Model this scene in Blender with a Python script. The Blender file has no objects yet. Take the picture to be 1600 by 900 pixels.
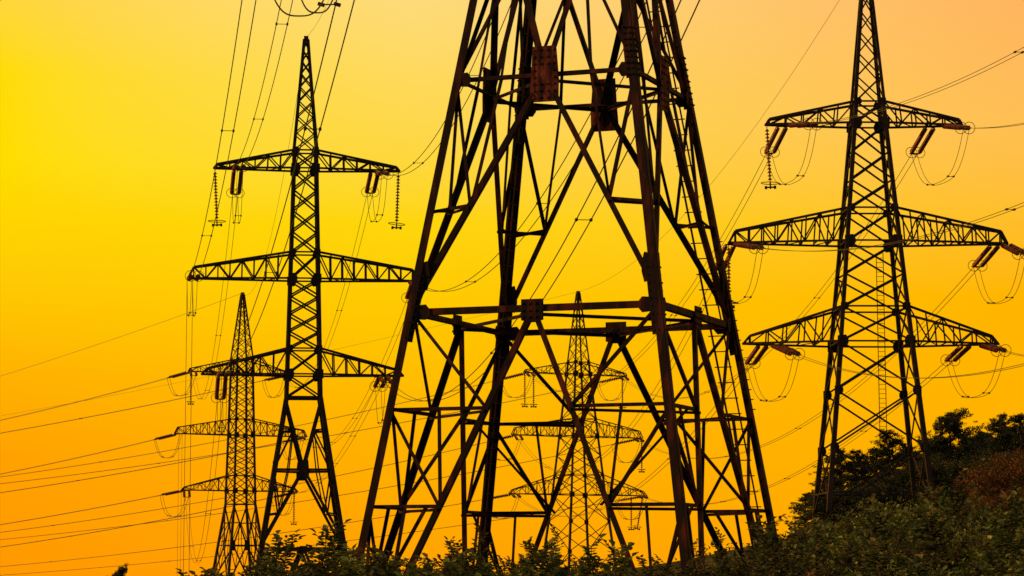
import bpy, math, random
import numpy as np
from mathutils import Vector, Matrix

random.seed(7)
RNG = np.random.default_rng(7)
S = bpy.context.scene
COL = S.collection

# ------------------------------------------------------------------ camera
F = 4200.0                      # focal length in pixels of the 1600 px wide photograph
P = 0.1052                      # upward pitch of the camera
CP, SP = math.cos(P), math.sin(P)
cam_d = bpy.data.cameras.new('camera')
cam = bpy.data.objects.new('camera', cam_d)
COL.objects.link(cam)
cam_d.sensor_width = 36.0
cam_d.lens = 36.0 * F / 1600.0
cam_d.clip_start = 0.5
cam_d.clip_end = 30000
cam.location = (0, 0, 0)
cam.rotation_euler = (math.pi / 2 + P, 0, 0)
S.camera = cam

# ------------------------------------------------------------------ sky, sun, exposure
def lin(c):
    return tuple(((v / 255) / 12.92 if v / 255 <= 0.04045 else ((v / 255 + 0.055) / 1.055) ** 2.4) for v in c) + (1.0,)

SUN_AZ, SUN_EL = math.radians(-94), math.radians(15)
W = bpy.data.worlds.new('World')
S.world = W
W.use_nodes = True
nt = W.node_tree
for n in list(nt.nodes):
    nt.nodes.remove(n)
def N(t, **k):
    n = nt.nodes.new(t)
    for a, b in k.items():
        setattr(n, a, b)
    return n
def M(op, a, b=None, c=None, clamp=False):
    n = N('ShaderNodeMath', operation=op, use_clamp=clamp)
    for i, v in enumerate((a, b, c)):
        if v is None:
            continue
        if isinstance(v, (int, float)):
            n.inputs[i].default_value = v
        else:
            nt.links.new(v, n.inputs[i])
    return n.outputs[0]
def MIX(f, a, b):
    n = N('ShaderNodeMix', data_type='RGBA')
    nt.links.new(f, n.inputs[0])
    nt.links.new(a, n.inputs[6])
    nt.links.new(b, n.inputs[7])
    return n.outputs[2]
tc = N('ShaderNodeTexCoord')
sep = N('ShaderNodeSeparateXYZ')
nt.links.new(tc.outputs['Generated'], sep.inputs[0])
az = M('ARCTAN2', sep.outputs[0], sep.outputs[1])
el = M('ARCSINE', sep.outputs[2])
EL0, EL1 = -0.02, 0.24
elp = M('DIVIDE', M('SUBTRACT', el, EL0), EL1 - EL0, clamp=True)
def ramp(rows):
    r = N('ShaderNodeValToRGB')
    e = r.color_ramp.elements
    st = sorted(((P + math.atan((450 - y) / F) - EL0) / (EL1 - EL0), c) for y, c in rows)
    e[0].position, e[0].color = st[0][0], lin(st[0][1])
    e[1].position, e[1].color = st[-1][0], lin(st[-1][1])
    for p, c in st[1:-1]:
        q = e.new(p)
        q.color = lin(c)
    nt.links.new(elp, r.inputs[0])
    return r.outputs[0]
SKY_L = ramp([(0, (255, 213, 62)), (120, (255, 219, 10)), (260, (255, 221, 0)), (446, (255, 202, 2)), (600, (255, 176, 0)), (720, (255, 161, 0)), (900, (255, 152, 0))])
SKY_C = ramp([(0, (254, 219, 122)), (130, (254, 217, 90)), (346, (254, 214, 12)), (480, (255, 201, 0)), (660, (255, 181, 0)), (800, (255, 169, 0)), (900, (255, 161, 4))])
SKY_R = ramp([(0, (255, 180, 96)), (200, (255, 191, 84)), (340, (255, 190, 44)), (470, (255, 181, 0)), (660, (255, 178, 0)), (800, (255, 171, 0)), (900, (255, 164, 0))])
azl, azr = math.atan(-800 / F), math.atan(800 / F)
azc = math.atan(-150 / F)
u1 = M('DIVIDE', M('SUBTRACT', az, azl), azc - azl, clamp=True)
u2 = M('DIVIDE', M('SUBTRACT', az, azc), azr - azc, clamp=True)
sunset = MIX(u2, MIX(u1, SKY_L, SKY_C), SKY_R)
# away from the sunset the sky is dim evening sky (the Sky Texture)
sky = N('ShaderNodeTexSky', sky_type='NISHITA', sun_disc=False, sun_elevation=math.radians(6), sun_rotation=SUN_AZ)
dim = N('ShaderNodeMix', data_type='RGBA', blend_type='MULTIPLY')
dim.inputs[0].default_value = 1
nt.links.new(sky.outputs[0], dim.inputs[6])
dim.inputs[7].default_value = (0.15, 0.15, 0.15, 1)
mr = N('ShaderNodeMapRange', interpolation_type='SMOOTHSTEP')
mr.inputs[1].default_value, mr.inputs[2].default_value = -0.95, 0.80
nt.links.new(sep.outputs[1], mr.inputs[0])
world_col = MIX(mr.outputs[0], dim.outputs[2], sunset)
bg = N('ShaderNodeBackground')
nt.links.new(world_col, bg.inputs[0])
bg.inputs[1].default_value = 1.0
wo = N('ShaderNodeOutputWorld')
nt.links.new(bg.outputs[0], wo.inputs[0])

sun_d = bpy.data.lights.new('sun', 'SUN')
sun_d.energy = 3.2
sun_d.angle = math.radians(0.6)
sun_d.color = (1.0, 0.40, 0.13)
sun = bpy.data.objects.new('sun', sun_d)
COL.objects.link(sun)
sd = Vector((math.sin(SUN_AZ) * math.cos(SUN_EL), math.cos(SUN_AZ) * math.cos(SUN_EL), math.sin(SUN_EL)))
sun.rotation_euler = (-sd).to_track_quat('-Z', 'Y').to_euler()

S.view_settings.view_transform = 'Standard'
S.view_settings.look = 'None'
S.view_settings.exposure = 0.0
S.view_settings.gamma = 1.0
S.view_settings.use_curve_mapping = False

# ------------------------------------------------------------------ helpers
def at(x, y, Y):
    """The point at ground distance Y in front of the camera seen at photograph pixel (x, y)."""
    e = P + math.atan((450 - y) / F)
    z = Y * math.tan(e)
    return Vector(((x - 800) / F * (Y * CP + z * SP), Y, z))
def zat(y, Y):
    return Y * math.tan(P + math.atan((450 - y) / F))
def pix(p):
    d = p[1] * CP + p[2] * SP
    return 800 + F * p[0] / d, 450 - F * (-p[1] * SP + p[2] * CP) / d

def tag(o, label=None, cat=None, group=None, kind=None):
    if label: o['label'] = label
    if cat: o['category'] = cat
    if group: o['group'] = group
    if kind: o['kind'] = kind
    return o
def empty(name, loc, rz=0.0):
    o = bpy.data.objects.new(name, None)
    o.location = loc
    o.rotation_euler = (0, 0, rz)
    o.empty_display_size = 0.2
    COL.objects.link(o)
    return o

class MB:
    def __init__(self):
        self.v, self.f = [], []
    def add(self, vs, fs):
        k = len(self.v)
        self.v += [tuple(p) for p in vs]
        self.f += [tuple(i + k for i in f) for f in fs]
    def box(self, p, q, w, h, nrm):
        p, q = Vector(p), Vector(q)
        d = (q - p).normalized()
        n = Vector(nrm)
        n = (n - d * n.dot(d))
        n = n.normalized() if n.length > 1e-5 else d.orthogonal().normalized()
        u = n.cross(d)
        vs = []
        for e in (p, q):
            for a, b in ((-1, -1), (1, -1), (1, 1), (-1, 1)):
                vs.append(e + u * (a * w / 2) + n * (b * h / 2))
        self.add(vs, [(3, 2, 1, 0), (4, 5, 6, 7), (1, 5, 4, 0), (2, 6, 5, 1), (3, 7, 6, 2), (0, 4, 7, 3)])
    def angle(self, p, q, w, t, nrm, side=1):
        """steel angle section: one flange in the face plane, one turned inwards along -nrm"""
        p, q = Vector(p), Vector(q)
        d = (q - p).normalized()
        n = Vector(nrm)
        n = (n - d * n.dot(d)).normalized()
        u = n.cross(d) * side
        prof = [(-w / 2, 0), (w / 2, 0), (w / 2, -t), (-w / 2 + t, -t), (-w / 2 + t, -w), (-w / 2, -w)]
        vs = [e + u * a + n * b for e in (p, q) for a, b in prof]
        fs = [(0, 1, 2, 3), (0, 3, 4, 5), (9, 8, 7, 6), (11, 10, 9, 6)]
        fs += [(i, i + 6, (i + 1) % 6 + 6, (i + 1) % 6) for i in range(6)]
        self.add(vs, fs)
    def plate(self, c, u, v, pts, t):
        """flat polygon plate, pts in the (u, v) plane about c, thickness t"""
        c, u, v = Vector(c), Vector(u).normalized(), Vector(v).normalized()
        n = u.cross(v).normalized()
        k = len(pts)
        vs = [c + u * a + v * b + n * (t / 2) for a, b in pts] + [c + u * a + v * b - n * (t / 2) for a, b in pts]
        self.add(vs, [tuple(range(k)), tuple(range(2 * k - 1, k - 1, -1))] + [(i, i + k, (i + 1) % k + k, (i + 1) % k) for i in range(k)])
    def tube(self, pts, r, sides=5):
        pts = [Vector(p) for p in pts]
        n = len(pts)
        vs, fs = [], []
        for i, p in enumerate(pts):
            d = (pts[min(i + 1, n - 1)] - pts[max(i - 1, 0)]).normalized()
            a = d.cross(Vector((0, 0, 1)))
            a = a.normalized() if a.length > 1e-3 else Vector((1, 0, 0))
            b = d.cross(a)
            rr = r[i] if isinstance(r, (list, tuple)) else r
            for s in range(sides):
                t = 2 * math.pi * s / sides
                vs.append(p + a * (rr * math.cos(t)) + b * (rr * math.sin(t)))
        for i in range(n - 1):
            for s in range(sides):
                fs.append((i * sides + s, i * sides + (s + 1) % sides, (i + 1) * sides + (s + 1) % sides, (i + 1) * sides + s))
        fs.append(tuple(range(sides - 1, -1, -1)))
        fs.append(tuple((n - 1) * sides + s for s in range(sides)))
        self.add(vs, fs)
    def lathe(self, prof, sides=10, c=(0, 0, 0)):
        vs, fs = [], []
        n = len(prof)
        for r, z in prof:
            for s in range(sides):
                t = 2 * math.pi * s / sides
                vs.append((c[0] + r * math.cos(t), c[1] + r * math.sin(t), c[2] + z))
        for i in range(n - 1):
            for s in range(sides):
                fs.append((i * sides + s, i * sides + (s + 1) % sides, (i + 1) * sides + (s + 1) % sides, (i + 1) * sides + s))
        fs.append(tuple(range(sides - 1, -1, -1)))
        fs.append(tuple((n - 1) * sides + s for s in range(sides)))
        self.add(vs, fs)
    def ring(self, c, R, r, ax, n=18, sx=1.0):
        ax = Vector(ax).normalized()
        a = ax.orthogonal().normalized()
        b = ax.cross(a)
        c = Vector(c)
        pts = [c + a * (R * sx * math.cos(2 * math.pi * i / n)) + b * (R * math.sin(2 * math.pi * i / n)) for i in range(n + 1)]
        self.tube(pts, r, 4)
    def mesh(self, name, mat):
        me = bpy.data.meshes.new(name)
        me.from_pydata(self.v, [], self.f)
        me.materials.append(mat)
        me.update()
        return me
    def build(self, name, mat, parent=None):
        o = bpy.data.objects.new(name, self.mesh(name, mat))
        o.parent = parent
        COL.objects.link(o)
        return o

def put(name, me, parent=None, loc=(0, 0, 0), mat=None):
    o = bpy.data.objects.new(name, me)
    if mat is not None:
        o.matrix_local = mat
    else:
        o.location = loc
    o.parent = parent
    COL.objects.link(o)
    return o

def quads_mesh(name, V, Fc, mat):
    """V (n,3), Fc (m,4) numpy -> mesh"""
    me = bpy.data.meshes.new(name)
    me.vertices.add(len(V))
    me.vertices.foreach_set('co', np.asarray(V, np.float32).ravel())
    me.loops.add(Fc.size)
    me.loops.foreach_set('vertex_index', Fc.astype(np.int32).ravel())
    me.polygons.add(len(Fc))
    me.polygons.foreach_set('loop_start', np.arange(0, Fc.size, 4, dtype=np.int32))
    me.polygons.foreach_set('loop_total', np.full(len(Fc), 4, np.int32))
    me.materials.append(mat)
    me.update(calc_edges=True)
    return me

# ------------------------------------------------------------------ materials
def mat(name, build):
    m = bpy.data.materials.new(name)
    m.use_nodes = True
    t = m.node_tree
    b = t.nodes['Principled BSDF']
    build(t, b)
    return m
def noise_mix(t, b, scale, c1, c2, lo=0.4, hi=0.6, detail=6, rough=None, obj=True, stretch=None, bump=0.0):
    tcn = t.nodes.new('ShaderNodeTexCoord')
    nz = t.nodes.new('ShaderNodeTexNoise')
    nz.inputs['Scale'].default_value = scale
    nz.inputs['Detail'].default_value = detail
    src = tcn.outputs['Object']
    if stretch:
        mp = t.nodes.new('ShaderNodeMapping')
        mp.inputs['Scale'].default_value = stretch
        t.links.new(src, mp.inputs[0])
        src = mp.outputs[0]
    t.links.new(src, nz.inputs['Vector'])
    r = t.nodes.new('ShaderNodeValToRGB')
    r.color_ramp.elements[0].position, r.color_ramp.elements[0].color = lo, c1 + (1,)
    r.color_ramp.elements[1].position, r.color_ramp.elements[1].color = hi, c2 + (1,)
    t.links.new(nz.outputs[0], r.inputs[0])
    t.links.new(r.outputs[0], b.inputs['Base Color'])
    if rough is not None:
        b.inputs['Roughness'].default_value = rough
    if bump:
        bp = t.nodes.new('ShaderNodeBump')
        bp.inputs['Strength'].default_value = bump
        bp.inputs['Distance'].default_value = 0.02
        t.links.new(nz.outputs[0], bp.inputs['Height'])
        t.links.new(bp.outputs[0], b.inputs['Normal'])
    return r
def spec(b, v):
    b.inputs['Specular IOR Level'].default_value = v

def _rust(t, b):
    noise_mix(t, b, 2.6, (0.006, 0.002, 0.002), (0.080, 0.013, 0.007), 0.50, 0.76, 9, 0.8, stretch=(1.4, 1.4, 0.30), bump=0.5)
    spec(b, 0.15)
M_RUST = mat('weathered_rusty_steel', _rust)
def _plate(t, b):
    noise_mix(t, b, 5.0, (0.010, 0.003, 0.003), (0.20, 0.042, 0.020), 0.42, 0.74, 10, 0.85, bump=0.6, stretch=(1.3, 1.3, 0.35))
    spec(b, 0.15)
M_PLATE = mat('rusty_plate_steel', _plate)
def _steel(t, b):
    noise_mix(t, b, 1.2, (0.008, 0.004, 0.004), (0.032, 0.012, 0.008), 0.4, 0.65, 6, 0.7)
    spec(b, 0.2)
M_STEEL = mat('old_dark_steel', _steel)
def _wire(t, b):
    noise_mix(t, b, 0.8, (0.02, 0.012, 0.01), (0.05, 0.03, 0.022), 0.4, 0.6, 3, 0.6)
M_WIRE = mat('weathered_conductor', _wire)
def _ins(t, b):
    noise_mix(t, b, 4, (0.11, 0.016, 0.006), (0.22, 0.035, 0.012), 0.4, 0.6, 3, 0.35)  # brown glaze reddened: red sunlight on the strings is put into the colour
M_INS = mat('brown_glazed_insulator', _ins)

def leafmat(name, c1, c2, c3, trans=0.35, rough=0.6):
    def f(t, b):
        ga = t.nodes.new('ShaderNodeNewGeometry')
        r = t.nodes.new('ShaderNodeValToRGB')
        e = r.color_ramp.elements
        e[0].position, e[0].color = 0.0, c1 + (1,)
        e[1].position, e[1].color = 1.0, c3 + (1,)
        q = e.new(0.6)
        q.color = c2 + (1,)
        # leaf colour: part leaf by leaf, part in patches painting lit and shaded clumps
        tco = t.nodes.new('ShaderNodeTexCoord')
        nz = t.nodes.new('ShaderNodeTexNoise')
        nz.inputs['Scale'].default_value = 2.6
        nz.inputs['Detail'].default_value = 2
        t.links.new(tco.outputs['Object'], nz.inputs['Vector'])
        mp = t.nodes.new('ShaderNodeMapRange')
        mp.inputs[1].default_value, mp.inputs[2].default_value = 0.36, 0.66
        t.links.new(nz.outputs[0], mp.inputs[0])
        ma = t.nodes.new('ShaderNodeMath')
        ma.operation = 'MULTIPLY'
        ma.inputs[1].default_value = 0.55
        t.links.new(mp.outputs[0], ma.inputs[0])
        mb_ = t.nodes.new('ShaderNodeMath')
        mb_.operation = 'MULTIPLY_ADD'
        mb_.inputs[1].default_value = 0.45
        t.links.new(ga.outputs['Random Per Island'], mb_.inputs[0])
        t.links.new(ma.outputs[0], mb_.inputs[2])
        t.links.new(mb_.outputs[0], r.inputs[0])
        t.links.new(r.outputs[0], b.inputs['Base Color'])
        b.inputs['Roughness'].default_value = rough
        spec(b, 0.25)
        out = [n for n in t.nodes if n.type == 'OUTPUT_MATERIAL'][0]
        tr = t.nodes.new('ShaderNodeBsdfTranslucent')
        t.links.new(r.outputs[0], tr.inputs[0])
        mx = t.nodes.new('ShaderNodeMixShader')
        mx.inputs[0].default_value = trans
        t.links.new(b.outputs[0], mx.inputs[1])
        t.links.new(tr.outputs[0], mx.inputs[2])
        t.links.new(mx.outputs[0], out.inputs[0])
    return mat(name, f)
M_LEAF = leafmat('shrub_leaf_green', (0.010, 0.018, 0.006), (0.055, 0.080, 0.020), (0.26, 0.25, 0.06), 0.22)
M_BRIGHT = leafmat('shrub_leaf_bright', (0.012, 0.022, 0.006), (0.085, 0.125, 0.026), (0.38, 0.40, 0.09), 0.25)  # bright shrub leaves; light on the clumps is put into the colour
M_LEAF2 = leafmat('shrub_leaf_dark', (0.009, 0.014, 0.005), (0.040, 0.048, 0.013), (0.20, 0.14, 0.036), 0.22)  # dark shrub leaves; shade between clumps is put into the colour
M_RED = leafmat('shrub_leaf_rust', (0.06, 0.028, 0.010), (0.11, 0.048, 0.014), (0.19, 0.09, 0.022), 0.3)
M_PINE = leafmat('pine_needles', (0.012, 0.018, 0.007), (0.020, 0.028, 0.010), (0.034, 0.040, 0.014), 0.08, 0.7)
M_DARKLEAF = leafmat('woodland_leaf', (0.012, 0.022, 0.009), (0.028, 0.042, 0.015), (0.075, 0.075, 0.028), 0.2)
def _bark(t, b):
    noise_mix(t, b, 7, (0.02, 0.012, 0.008), (0.075, 0.045, 0.03), 0.4, 0.6, 6, 0.9, stretch=(1, 1, 0.25))
M_BARK = mat('bark', _bark)
def _stem(t, b):
    noise_mix(t, b, 9, (0.03, 0.02, 0.012), (0.07, 0.05, 0.025), 0.4, 0.6, 4, 0.8)
M_STEM = mat('shrub_stem', _stem)
def _ground(t, b):
    noise_mix(t, b, 0.25, (0.022, 0.024, 0.009), (0.060, 0.055, 0.020), 0.35, 0.65, 10, 0.95)
    spec(b, 0.05)
M_GROUND = mat('rough_grass_ground', _ground)
def _hill(t, b):
    noise_mix(t, b, 0.05, (0.05, 0.028, 0.014), (0.09, 0.05, 0.022), 0.35, 0.65, 8, 1.0)
    spec(b, 0.0)
M_HILL = mat('far_wooded_hill', _hill)

# ------------------------------------------------------------------ ground
CTRL = [(0, 0, -1.7), (0, -60, -1.7), (-12, 40, -2.4), (0, 40, -2.2), (4.5, 42, -2.2), (8, 45, -1.8), (14, 50, -1.4),
        (2, 74, -5.0), (-5, 72, -5.2), (9, 76, -3.2), (14, 76, -1.2), (22, 80, 0.0), (30, 85, 0.6), (26, 130, 1.2),
        (25, 190, 4.7), (36, 200, 5.6), (40, 235, 6.6), (55, 235, 7.6), (70, 190, 7.5), (70, 100, 4.5), (28, 235, 5.4),
        (14, 190, -0.6), (19, 190, 1.8), (4, 190, -6), (12, 235, -2), (20, 235, 1.5), (10, 130, -3), (17, 130, -1.2), (22, 130, 0.2), (-5, 100, -6), (5, 100, -5), (13, 100, -2), (18, 100, -0.6), (0, 150, -7),
        (30, 300, -2.5), (60, 300, 5), (18, 300, -6), (45, 300, 3), (20, 420, -7), (40, 420, -4), (-16, 213, -10.2), (-38, 378, -16), (9, 363, -3), (-60, 120, -9), (-80, 300, -18), (120, 300, 8), (80, 420, 4), (30, 520, -10),
        (0, 700, -24), (-300, 700, -34), (300, 800, -20), (-300, 200, -25), (300, 100, 0)]
_C = np.array(CTRL, float)
def ground_z(x, y):
    x = np.asarray(x, float)
    y = np.asarray(y, float)
    d2 = (x[..., None] - _C[:, 0]) ** 2 + (y[..., None] - _C[:, 1]) ** 2 + 4.0
    w = d2 ** -2.0
    w0 = 1 / 500.0 ** 4
    return ((w * _C[:, 2]).sum(-1) + w0 * -40) / (w.sum(-1) + w0)
def gz(x, y):
    return float(ground_z(np.array([x]), np.array([y]))[0])
def grid_axis(a, b, n, p):
    t = np.linspace(-1, 1, n)
    v = np.sign(t) * np.abs(t) ** p
    return np.where(v < 0, -v * a, v * b)
gx = grid_axis(-4000, 4000, 181, 3.2)
gy = grid_axis(-400, 7000, 241, 3.2) + 60
GX, GY = np.meshgrid(gx, gy)
GZ = ground_z(GX, GY)
nx_, ny_ = len(gx), len(gy)
ii = (np.arange(ny_ - 1)[:, None] * nx_ + np.arange(nx_ - 1)[None, :]).ravel()
gf = np.stack([ii, ii + 1, ii + nx_ + 1, ii + nx_], 1)
gme = quads_mesh('ground', np.stack([GX.ravel(), GY.ravel(), GZ.ravel()], 1), gf, M_GROUND)
gme.polygons.foreach_set('use_smooth', np.ones(len(gf), bool))
tag(put('ground', gme), kind='structure')

# far wooded ridge low on the horizon
hx = np.linspace(0, 900, 240)
hr = []
for k, (dy, base) in enumerate(((0, 0.0), (60, 0.8), (140, 1.0), (400, 0.9), (700, 0.0))):
    env = np.clip((hx - 60) / 110, 0, 1) ** 0.7 * np.clip((900 - hx) / 200, 0, 1)
    prof = 35 + env * (8.0 + 2.4 * np.sin(hx / 41) + 1.6 * np.sin(hx / 17 + 1) + RNG.uniform(-0.7, 0.9, hx.size))
    hr.append(np.stack([hx, np.full_like(hx, 2600 + dy), -40 + base * (prof)], 1))
HV = np.concatenate(hr)
n_ = hx.size
ii = (np.arange(4)[:, None] * n_ + np.arange(n_ - 1)[None, :]).ravel()
tag(put('hills', quads_mesh('hills', HV, np.stack([ii, ii + 1, ii + n_ + 1, ii + n_], 1), M_HILL)), kind='structure')

# ------------------------------------------------------------------ pylons
CORN = [(-1, -1), (1, -1), (1, 1), (-1, 1)]
FNRM = [(0, -1, 0), (1, 0, 0), (0, 1, 0), (-1, 0, 0)]

class Tower:
    def __init__(s, key, short, label, X, Y, yaw, zb, prof, sizes, L=False, mat=M_STEEL):
        s.key, s.short = key, short
        s.X, s.Y, s.yaw, s.zb = X, Y, yaw, zb
        s.prof = sorted(prof)
        s.wl, s.wm, s.wb = sizes
        s.L, s.mat = L, mat
        s.root = tag(empty('pylon', (X, Y, zb), yaw), label, 'pylon', 'lattice power pylons')
        s.tips = {}
    def hw(s, z):
        return float(np.interp(z, [p[0] for p in s.prof], [p[1] for p in s.prof]))
    def c(s, i, z):
        h = s.hw(z)
        return Vector((CORN[i % 4][0] * h, CORN[i % 4][1] * h, z - s.zb))
    def loc(s, v):
        return Vector((v[0], v[1], v[2] - s.zb))
    def world(s, v):
        c_, s_ = math.cos(s.yaw), math.sin(s.yaw)
        return Vector((s.X + v[0] * c_ - v[1] * s_, s.Y + v[0] * s_ + v[1] * c_, v[2] + s.zb))
    def bar(s, mb, p, q, w, nrm, side=1, off=0.0):
        n = Vector(nrm)
        p, q = Vector(p) + n * off, Vector(q) + n * off
        if s.L:
            mb.angle(p, q, w, max(0.016, w * 0.11), nrm, side)
        else:
            mb.box(p, q, w, w * 0.7, nrm)
    def one(s, name, p, q, w, nrm, side=1, off=0.0, parent=None, mat=None):
        mb = MB()
        s.bar(mb, p, q, w, nrm, side, off)
        return mb.build(name, mat or s.mat, parent or s.root)
    def legs(s, z0, z1, brk):
        zs = [z0] + [b for b in brk if z0 < b < z1] + [z1]
        for i in range(4):
            mb = MB()
            n = Vector((CORN[i][0], CORN[i][1], 0)).normalized()
            for a, b in zip(zs, zs[1:]):
                p, q = s.c(i, a), s.c(i, b)
                w = s.wl * (1.0 if b < brk[-1] + 1e-6 else 0.85)
                if s.L:
                    d = (q - p).normalized()
                    t = w * 0.09
                    for sx, e in ((0, Vector((-CORN[i][0], 0, 0))), (1, Vector((0, -CORN[i][1], 0)))):
                        m_ = Vector((0, CORN[i][1], 0)) if sx == 0 else Vector((CORN[i][0], 0, 0))
                        o_ = e * (w / 2 + (t if sx else 0))
                        mb.box(p + o_, q + o_, w, t, m_)
                    # double angle: a second smaller angle behind the heel makes the leg a solid column
                    o_ = -n * (w * 0.42)
                    mb.box(p + o_, q + o_, w * 0.62, w * 0.08, n)
                else:
                    mb.box(p - n * w * 0.3, q - n * w * 0.3, w, w * 0.8, (CORN[i][0], 0, 0))
            mb.build('leg', s.mat, s.root)
    def xpanels(s, mb, i, zs, w, hor=()):
        """crossed braces between the levels zs on face i"""
        n = FNRM[i]
        for k, (a, b) in enumerate(zip(zs, zs[1:])):
            s.bar(mb, s.c(i, a), s.c(i + 1, b), w, n, 1, -0.02)
            s.bar(mb, s.c(i + 1, a), s.c(i, b), w, n, -1, -0.02 - w * 0.75)
        for z in hor:
            s.bar(mb, s.c(i, z), s.c(i + 1, z), w * 0.95, n, 1, 0.012)
    def gusset(s, i, z, w, h, sh=.28):
        """plates on both faces of leg i at height z, one mesh"""
        mb = MB()
        p = s.c(i, z)
        for f in (i, (i + 3) % 4):
            n = Vector(FNRM[f])
            u = Vector((0, 0, 1)).cross(n)
            inw = 1 if f == i else -1
            u = u * inw
            mb.plate(p + n * 0.02 + u * (w * sh), u, (0, 0, 1), [(-w * .5, -h * .42), (w * .28, -h * .5), (w * .5, -h * .15), (w * .5, h * .15), (w * .28, h * .5), (-w * .5, h * .42)], 0.025)
        mb.build('gusset_plate', s.mat, s.root)
    def arm(s, lev, side, zb, zt, Lh, nb, blunt=0.08, he=0.28, yw=0.22):
        """one side of a crossarm: two bottom chords, two top chords, posts and diagonals"""
        ch, la = MB(), MB()
        hb, ht = s.hw(zb), s.hw(zt)
        wc = s.wb * 1.35
        B = lambda t, y: Vector((side * (hb + (Lh - hb) * t), y * (hb + (yw - hb) * t), zb - s.zb))
        xe = Lh * (1 - blunt)
        ze = zb + (zt - zb) * he
        def T(t, y):
            return Vector((side * (ht + (xe - ht) * t), y * (ht + (yw * 1.2 - ht) * t), zt + (ze - zt) * t - s.zb))
        tip = Vector((side * Lh, 0, zb - s.zb))
        for y in (-1, 1):
            nn = (0, y, 0)
            s.bar(ch, B(0, y), B(1, y), wc * 1.15, (0, 0, 1), y * side)
            s.bar(ch, T(0, y), T(1, y), wc, nn, 1)
            s.bar(ch, T(1, y), B(1, y), wc * 0.9, nn, 1)
            # lattice on the two upright faces
            prev = None
            for k in range(1, nb + 1):
                t = k / nb
                xb = B(0, y)[0] + (B(1, y)[0] - B(0, y)[0]) * t * (xe - hb) / (Lh - hb)
                tb = (abs(xb) - hb) / (Lh - hb)
                pb, pt = B(tb, y), T(t, y)
                if k % 2 == 1 or nb < 6 or True:
                    s.bar(la, pb, pt, s.wb * 0.8, nn, 1)
                t0 = (k - 1) / nb
                xb0 = B(0, y)[0] + (B(1, y)[0] - B(0, y)[0]) * t0 * (xe - hb) / (Lh - hb)
                tb0 = (abs(xb0) - hb) / (Lh - hb)
                s.bar(la, B(tb0, y) , pt, s.wb * 0.75, nn, -1, -0.015) if k % 2 == 0 else s.bar(la, T(t0, y), pb, s.wb * 0.75, nn, -1, -0.015)
        for k in range(1, nb):
            t = k / nb
            s.bar(la, B(t, -1), B(t, 1), s.wb * 0.7, (0, 0, 1))
            if k % 2: s.bar(la, B(t, -1), B((k + 1) / nb, 1), s.wb * 0.55, (0, 0, 1), 1, -0.02)
            if k % 2 == 0: s.bar(la, T(t, -1), T(t, 1), s.wb * 0.6, (0, 0, 1))
        s.bar(ch, B(1, -1), B(1, 1), wc, (0, 0, 1))
        a = ch.build('crossarm', s.mat, s.root)
        la.build('lattice', s.mat, a)
        s.tips[(lev, side)] = (zb, Lh, hb)
        return a
    def attach(s, lev, side, frac, dy=0.0):
        zb, Lh, hb = s.tips[(lev, side)]
        x = hb + (Lh - hb) * frac
        return s.world(Vector((side * x, dy, zb - s.zb - 0.08)))
    def peak(s, z0, z1, n, grow=0.93):
        zs = [z0]
        st = [grow ** k for k in range(n)]
        for k in st:
            zs.append(zs[-1] + (z1 - z0) * k / sum(st))
        fr, la = MB(), MB()
        for i in range(4):
            s.bar(fr, s.c(i, z0), s.c(i, z1), s.wl * 0.62, FNRM[i])
            s.xpanels(la, i, zs, s.wb * 0.72, (z1,))
        fr.box((0, 0, z1 - s.zb - 0.15), (0, 0, z1 - s.zb + 0.28), s.hw(z1) * 2.3, s.hw(z1) * 2.3, (1, 0, 0))
        p = fr.build('peak', s.mat, s.root)
        la.build('lattice', s.mat, p)
        s.tip = s.world(Vector((0, 0, z1 - s.zb + 0.2)))

def split(a, b, n):
    return [a + (b - a) * k / n for k in range(n + 1)]

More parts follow.
